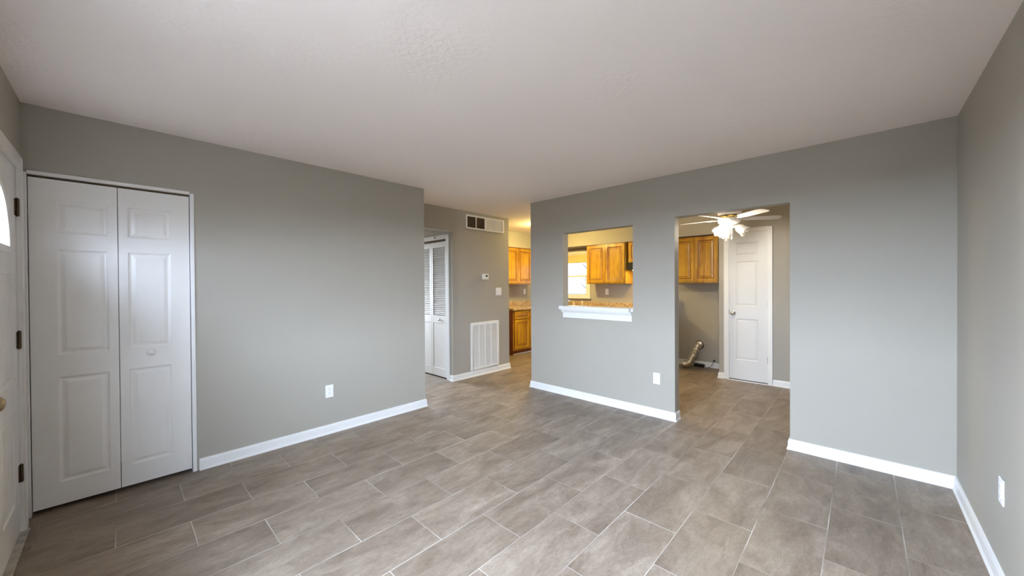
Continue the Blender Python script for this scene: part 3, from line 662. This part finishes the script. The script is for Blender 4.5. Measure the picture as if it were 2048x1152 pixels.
mb = MB((-XK, -YK, -0.869), (1, 0, 0), (0, 1, 0), (0, 0, 1)); mb.box(XK, XK+0.02, 5.150, YK, 0.9072, 1.005); mb.box(XK+0.0201, -3.062, YK-0.02, YK, 0.9072, 1.005)
mb.build('backsplash', M['granite'], ct, bevel=0.002)
base('baseboard_kitchen', [(-4.921, 5.165), (-4.921, 5.925)], 'thin white strip along the floor below the maple base cabinets', [(0, 0), (0.014, 0), (0.013, 0.010), (0.004, 0.018), (0, 0.018)])

# faucet behind the ledge
fc = thing('kitchen_faucet', 'white two handle sink faucet showing just above the ledge', 'faucet', (-4.42, 6.45, 0.9071))
mb = MB(); mb.box(-0.10, 0.10, 0, 0.022, -0.025, 0.025); mb.build('base_plate', M['plastic'], fc, bevel=0.006)
mb = MB(); mb.tube([(0, 0, 0.02), (0, -0.005, 0.08), (0.01, -0.03, 0.12), (0.035, -0.10, 0.125), (0.06, -0.17, 0.10), (0.062, -0.18, 0.075)], 0.011, 12); mb.build('spout', M['chrome'], fc, 60)
for u in (-0.08, 0.08):
    mb = MB(); mb.lathe([(0, 0.02), (0.018, 0.02), (0.016, 0.05), (0.022, 0.058), (0.022, 0.075), (0, 0.08)], 16, (u, 0, 0)); mb.build('handle', M['plastic'], fc, 50)
sp_ = thing('sink_sprayer', 'small white sink sprayer standing right of the faucet', 'sprayer', (-4.14, 6.45, 0.9071))
mb = MB(); mb.lathe([(0, 0), (0.024, 0), (0.020, 0.012), (0.013, 0.03), (0.013, 0.035), (0, 0.036)], 16); mb.build('base', M['chrome'], sp_, 50)
mb = MB(); mb.lathe([(0, 0.036), (0.011, 0.036), (0.013, 0.07), (0.017, 0.10), (0.014, 0.118), (0, 0.12)], 16); mb.build('nozzle', M['plastic'], sp_, 50)

# range hood and range
hd = thing('range_hood', 'black range hood under the short maple cabinet', 'range hood', (-2.673, YK, 1.61))
mb = MB((0, 0, 0), (0, -1, 0), (0, 0, 1), (1, 0, 0)); mb.prism([(0, 0.0), (0.335, 0.0), (0.335, 0.10), (0.315, 0.137), (0, 0.137)], -0.378, 0.378); mb.build('shell', M['black'], hd, bevel=0.004)
mb = MB(); mb.box(-0.25, 0.25, -0.004, 0.0, 0.06, 0.19); mb.build('filter', M['steel'], hd)
mb = MB(); mb.box(-0.30, -0.16, -0.008, -0.0041, 0.21, 0.30); mb.build('hood_lamp', M['hood_lamp'], hd)
rn = thing('kitchen_range', 'white kitchen range at the right edge of the pass-through', 'stove', (-2.673, YK, 0))
mb = MB(); mb.box(-0.376, 0.376, 0.0, 0.90, 0.02, 0.62); mb.build('body', M['plastic'], rn, bevel=0.006)
mb = MB(); mb.box(-0.376, 0.376, 0.9001, 0.912, 0.02, 0.62); mb.build('cooktop', M['black'], rn, bevel=0.004)
mb = MB((0, 0, 0), (0, -1, 0), (0, 0, 1), (1, 0, 0)); mb.prism([(0.02, 0.9121), (0.10, 0.9121), (0.075, 1.13), (0.02, 1.13)], -0.376, 0.376); bg_ = mb.build('backguard', M['plastic'], rn, bevel=0.006)
mb = MB(); mb.box(-0.33, 0.33, 0.20, 0.72, 0.6201, 0.640); od = mb.build('oven_door', M['plastic'], rn, bevel=0.005)
mb = MB(); mb.tube([(-0.28, -0.665, 0.68), (0.28, -0.665, 0.68)], 0.011, 10); mb.box(-0.27, -0.25, 0.672, 0.688, 0.638, 0.668); mb.box(0.25, 0.27, 0.672, 0.688, 0.638, 0.668); mb.build('handle', M['steel'], od)
for u in (-0.2, 0.2):
    for w, r_ in ((0.20, 0.09), (0.46, 0.075)):
        mb = MB(); mb.lathe([(r_*0.35, 0.912), (r_*0.35, 0.919), (r_, 0.919), (r_, 0.912)], 24, (u, -w, 0)); mb.build('burner', M['steel'], rn)

# kitchen ceiling lamp
LX, LY = -4.10, 5.20
kl = thing('ceiling_lamp', 'glowing dome ceiling lamp lighting the kitchen', 'ceiling lamp', (LX, LY, H))
mb = MB(); mb.lathe([(0, 0), (0.16, 0), (0.16, -0.025), (0.15, -0.03), (0, -0.03)], 32); mb.build('base', M['vent_white'], kl, 40)
mb = MB(); mb.lathe([(0.145, -0.0305), (0.143, -0.055), (0.125, -0.085), (0.08, -0.11), (0.02, -0.122), (0, -0.123)], 32); mb.build('dome', M['lamp_dome'], kl, 60)

# ------------------------------------------------------------------ ceiling fan in the dining area
FX, FY, BZ = -1.165, 5.05, 2.105
fan = thing('ceiling_fan', 'white five blade ceiling fan with a tulip glass light kit', 'ceiling fan', (FX, FY, H))
z = lambda v: v-H
VA = math.atan2(rgt.y, rgt.x)
mb = MB(); mb.lathe([(0, z(2.44)), (0.085, z(2.44)), (0.088, z(2.40)), (0.075, z(2.345)), (0.07, z(2.33)), (0.115, z(2.31)), (0.128, z(2.26)), (0.128, z(2.21)), (0.118, z(2.175)), (0, z(2.175))], 40); mb.build('motor_housing', M['vent_white'], fan, 40)
def wob(j, a, r, h): return (r+0.004*math.sin(a*14+j), h+0.004*math.sin(a*9+j*2))
mb = MB(); mb.lathe([(0.10, z(2.166)), (0.122, z(2.163)), (0.130, z(2.150)), (0.124, z(2.140)), (0.10, z(2.137))], 60, wob=wob); mb.build('filigree_band', M['gold'], fan, 30)
mb = MB(); mb.lathe([(0, z(2.139)), (0.122, z(2.138)), (0.120, z(2.100)), (0.100, z(2.078)), (0.070, z(2.060)), (0.060, z(2.030)), (0.035, z(2.016)), (0, z(2.012))], 40); lk = mb.build('light_fitter', M['vent_white'], fan, 40)
for th_ in (-84, -10, 62, 135, 207):
    a = VA+math.radians(th_); rot = Matrix.Rotation(a, 4, 'Z')@Matrix.Translation((0, 0, z(BZ+0.03)))@Matrix.Rotation(math.radians(-11), 4, 'X')
    mb = MB(U=(1, 0, 0), V=(0, 1, 0), W=(0, 0, 1))
    mb.prism([(0.185, -0.045), (0.20, -0.050), (0.50, -0.058), (0.535, -0.050), (0.562, -0.015), (0.566, 0.030), (0.545, 0.055), (0.52, 0.058), (0.20, 0.050), (0.185, 0.045)], -0.003, 0.003)
    mb.v = [rot@q for q in mb.v]; bl = mb.build('blade', M['vent_white'], fan)
    mb = MB(U=(1, 0, 0), V=(0, 1, 0), W=(0, 0, 1))
    mb.prism([(0.100, -0.014), (0.15, -0.012), (0.175, -0.030), (0.215, -0.034), (0.235, -0.02), (0.25, 0.0), (0.235, 0.02), (0.215, 0.034), (0.175, 0.030), (0.15, 0.012), (0.100, 0.014)], -0.009, -0.0035)
    mb.v = [rot@q for q in mb.v]; mb.build('blade_iron', M['vent_white'], bl, bevel=0.002)
for th_, lit in ((195, True), (315, False), (75, False)):
    a = VA+math.radians(th_); ax = Vector((math.cos(a)*0.80, math.sin(a)*0.80, -0.60)).normalized()
    c0 = Vector((math.cos(a)*0.055, math.sin(a)*0.055, z(2.052)))
    def scal(j, an, r, h): return (r*(1+(0.10*math.sin(6*an) if j in (6, 7) else 0.03*math.sin(6*an) if j in (5, 8) else 0)), h+(0.008*math.sin(6*an) if j in (6, 7) else 0))
    mb = MB(); mb.lathe([(0.0, 0.0), (0.022, 0.0), (0.022, 0.03), (0.0, 0.03)], 16, c0, ax); ho = mb.build('socket', M['vent_white'], fan, 40)
    mb = MB(); mb.lathe([(0.022, 0.028), (0.034, 0.036), (0.047, 0.058), (0.052, 0.085), (0.052, 0.105), (0.058, 0.125), (0.066, 0.140), (0.064, 0.141), (0.056, 0.126), (0.049, 0.105), (0.049, 0.085), (0.044, 0.060), (0.031, 0.039), (0.022, 0.032)], 36, c0, ax, cap=False, wob=scal)
    mb.build('glass_shade', M['tulip'], ho, 60)
    mb = MB(); mb.lathe([(0.0, 0.030), (0.012, 0.031), (0.014, 0.045), (0.026, 0.070), (0.029, 0.088), (0.022, 0.106), (0.010, 0.114), (0, 0.116)], 16, c0, ax); mb.build('bulb', M['bulb' if lit else 'bulb_off'], ho, 60)
for du, zb in ((-0.068, 1.872), (0.0, 1.898)):
    px_, py_ = rgt.x*du-fwd.x*0.05, rgt.y*du-fwd.y*0.05
    mb = MB(); mb.tube([(px_, py_, z(2.03)), (px_, py_, z(zb+0.02))], 0.0016, 6); ch = mb.build('pull_chain', M['chrome'], fan)
    mb = MB(); mb.lathe([(0, z(zb-0.018)), (0.007, z(zb-0.014)), (0.009, z(zb)), (0.004, z(zb+0.02)), (0, z(zb+0.022))], 12, (px_, py_, 0)); mb.build('chain_pull', M['plastic'], ch, 60)

# ------------------------------------------------------------------ laundry corner
dv = thing('dryer_duct', 'crinkled silver dryer duct curling from the wall to the floor', 'duct', (-2.03, 6.25, 0))
key = [Vector(q) for q in ((-1.955, 6.569, 0.352), (-1.957, 6.53, 0.352), (-1.962, 6.47, 0.325), (-1.975, 6.41, 0.26), (-1.992, 6.355, 0.19), (-2.01, 6.31, 0.125), (-2.030, 6.275, 0.085), (-2.062, 6.252, 0.066), (-2.105, 6.243, 0.064))]
pts = []
NS = 22
for i in range(len(key)-1):
    p0, p1, p2, p3 = key[max(i-1, 0)], key[i], key[i+1], key[min(i+2, len(key)-1)]
    for k in range(NS):
        t = k/NS; pts.append(0.5*((2*p1)+(p2-p0)*t+(2*p0-5*p1+4*p2-p3)*t*t+(3*p1-p0-3*p2+p3)*t**3))
off = Vector(dv.location); pts = [q-off for q in pts]
rw = random.Random(3); jit = [rw.uniform(-0.003, 0.003) for _ in pts]
mb = MB(); mb.tube(pts, lambda i: 0.054+0.0042*math.sin(i*math.pi/2.6)+jit[i], 28, cap=False); mb.build('foil_hose', M['foil'], dv, 70)
mb = MB(); ax_ = Vector((0, -1, 0)); mb.lathe([(0.052, 0.0005), (0.072, 0.0005), (0.072, 0.006), (0.060, 0.010), (0.060, 0.03), (0.052, 0.03)], 32, key[0]-off+Vector((0, 0.001, 0)), ax_); mb.build('wall_collar', M['bronze'], dv, 40)
o = MB((-1.985, 6.50, 0), (1, 0, 0), (0, 0, 1), (0, -1, 0)); o.box(-0.03, 0.125, 0.0, 0.045, -0.03, 0.03); o.box(-0.02, 0.115, 0.045, 0.052, -0.02, 0.02)
ob = o.build('floor_box', M['black'], bevel=0.004, origin=(-1.94, 6.50, 0)); tag(ob, 'low black box on the floor right of the silver duct', 'box')
cb_ = thing('flexible_cable', 'thin grey cable rising from the floor to a dark fitting above the laundry baseboard', 'cable', (-1.80, 6.53, 0))
mb = MB(); mb.tube([(-0.06, -0.03, 0.006), (-0.03, -0.035, 0.008), (0.01, -0.03, 0.015), (0.04, -0.025, 0.04), (0.055, -0.015, 0.08), (0.062, 0.0, 0.108)], 0.006, 10); mb.build('hose', M['cable'], cb_, 60)
mb = MB(); mb.lathe([(0, 0.0), (0.014, 0.0), (0.014, 0.035), (0.009, 0.04), (0, 0.041)], 14, (0.068, 0.0395, 0.118), (0, -1, 0)); mb.build('valve', M['black'], cb_, 40)

# ------------------------------------------------------------------ bare tree beyond the kitchen window
def tree(loc, label, seed):
    r = thing('bare_tree', label, 'tree', loc, 0, 'trees beyond the kitchen window'); rnd_ = random.Random(seed)
    mb = MB(); mb.tube([(0, 0, 0), (0.05, 0, 1.2), (0, 0.05, 2.6), (0.1, 0, 4.2)], lambda i: 0.16-0.035*i, 10); mb.build('trunk', M['bark'], r, 60)
    mb = MB()
    for k in range(34):
        zz = rnd_.uniform(1.0, 4.2); a = rnd_.uniform(0, 6.28); l = rnd_.uniform(0.8, 2.0); p = Vector((0.05, 0, zz)); d_ = Vector((math.cos(a), math.sin(a), rnd_.uniform(0.3, 0.9)))
        q = [p+d_*l*t+Vector((rnd_.uniform(-0.1, 0.1), rnd_.uniform(-0.1, 0.1), 0.2*t*t)) for t in (0, 0.35, 0.7, 1.0)]
        mb.tube(q, lambda i: 0.04-0.011*i, 6)
    mb.build('branches', M['bark'], r, 60)
tree((-8.9, 15.5, -0.35), 'bare tree faintly seen through the kitchen window', 5)
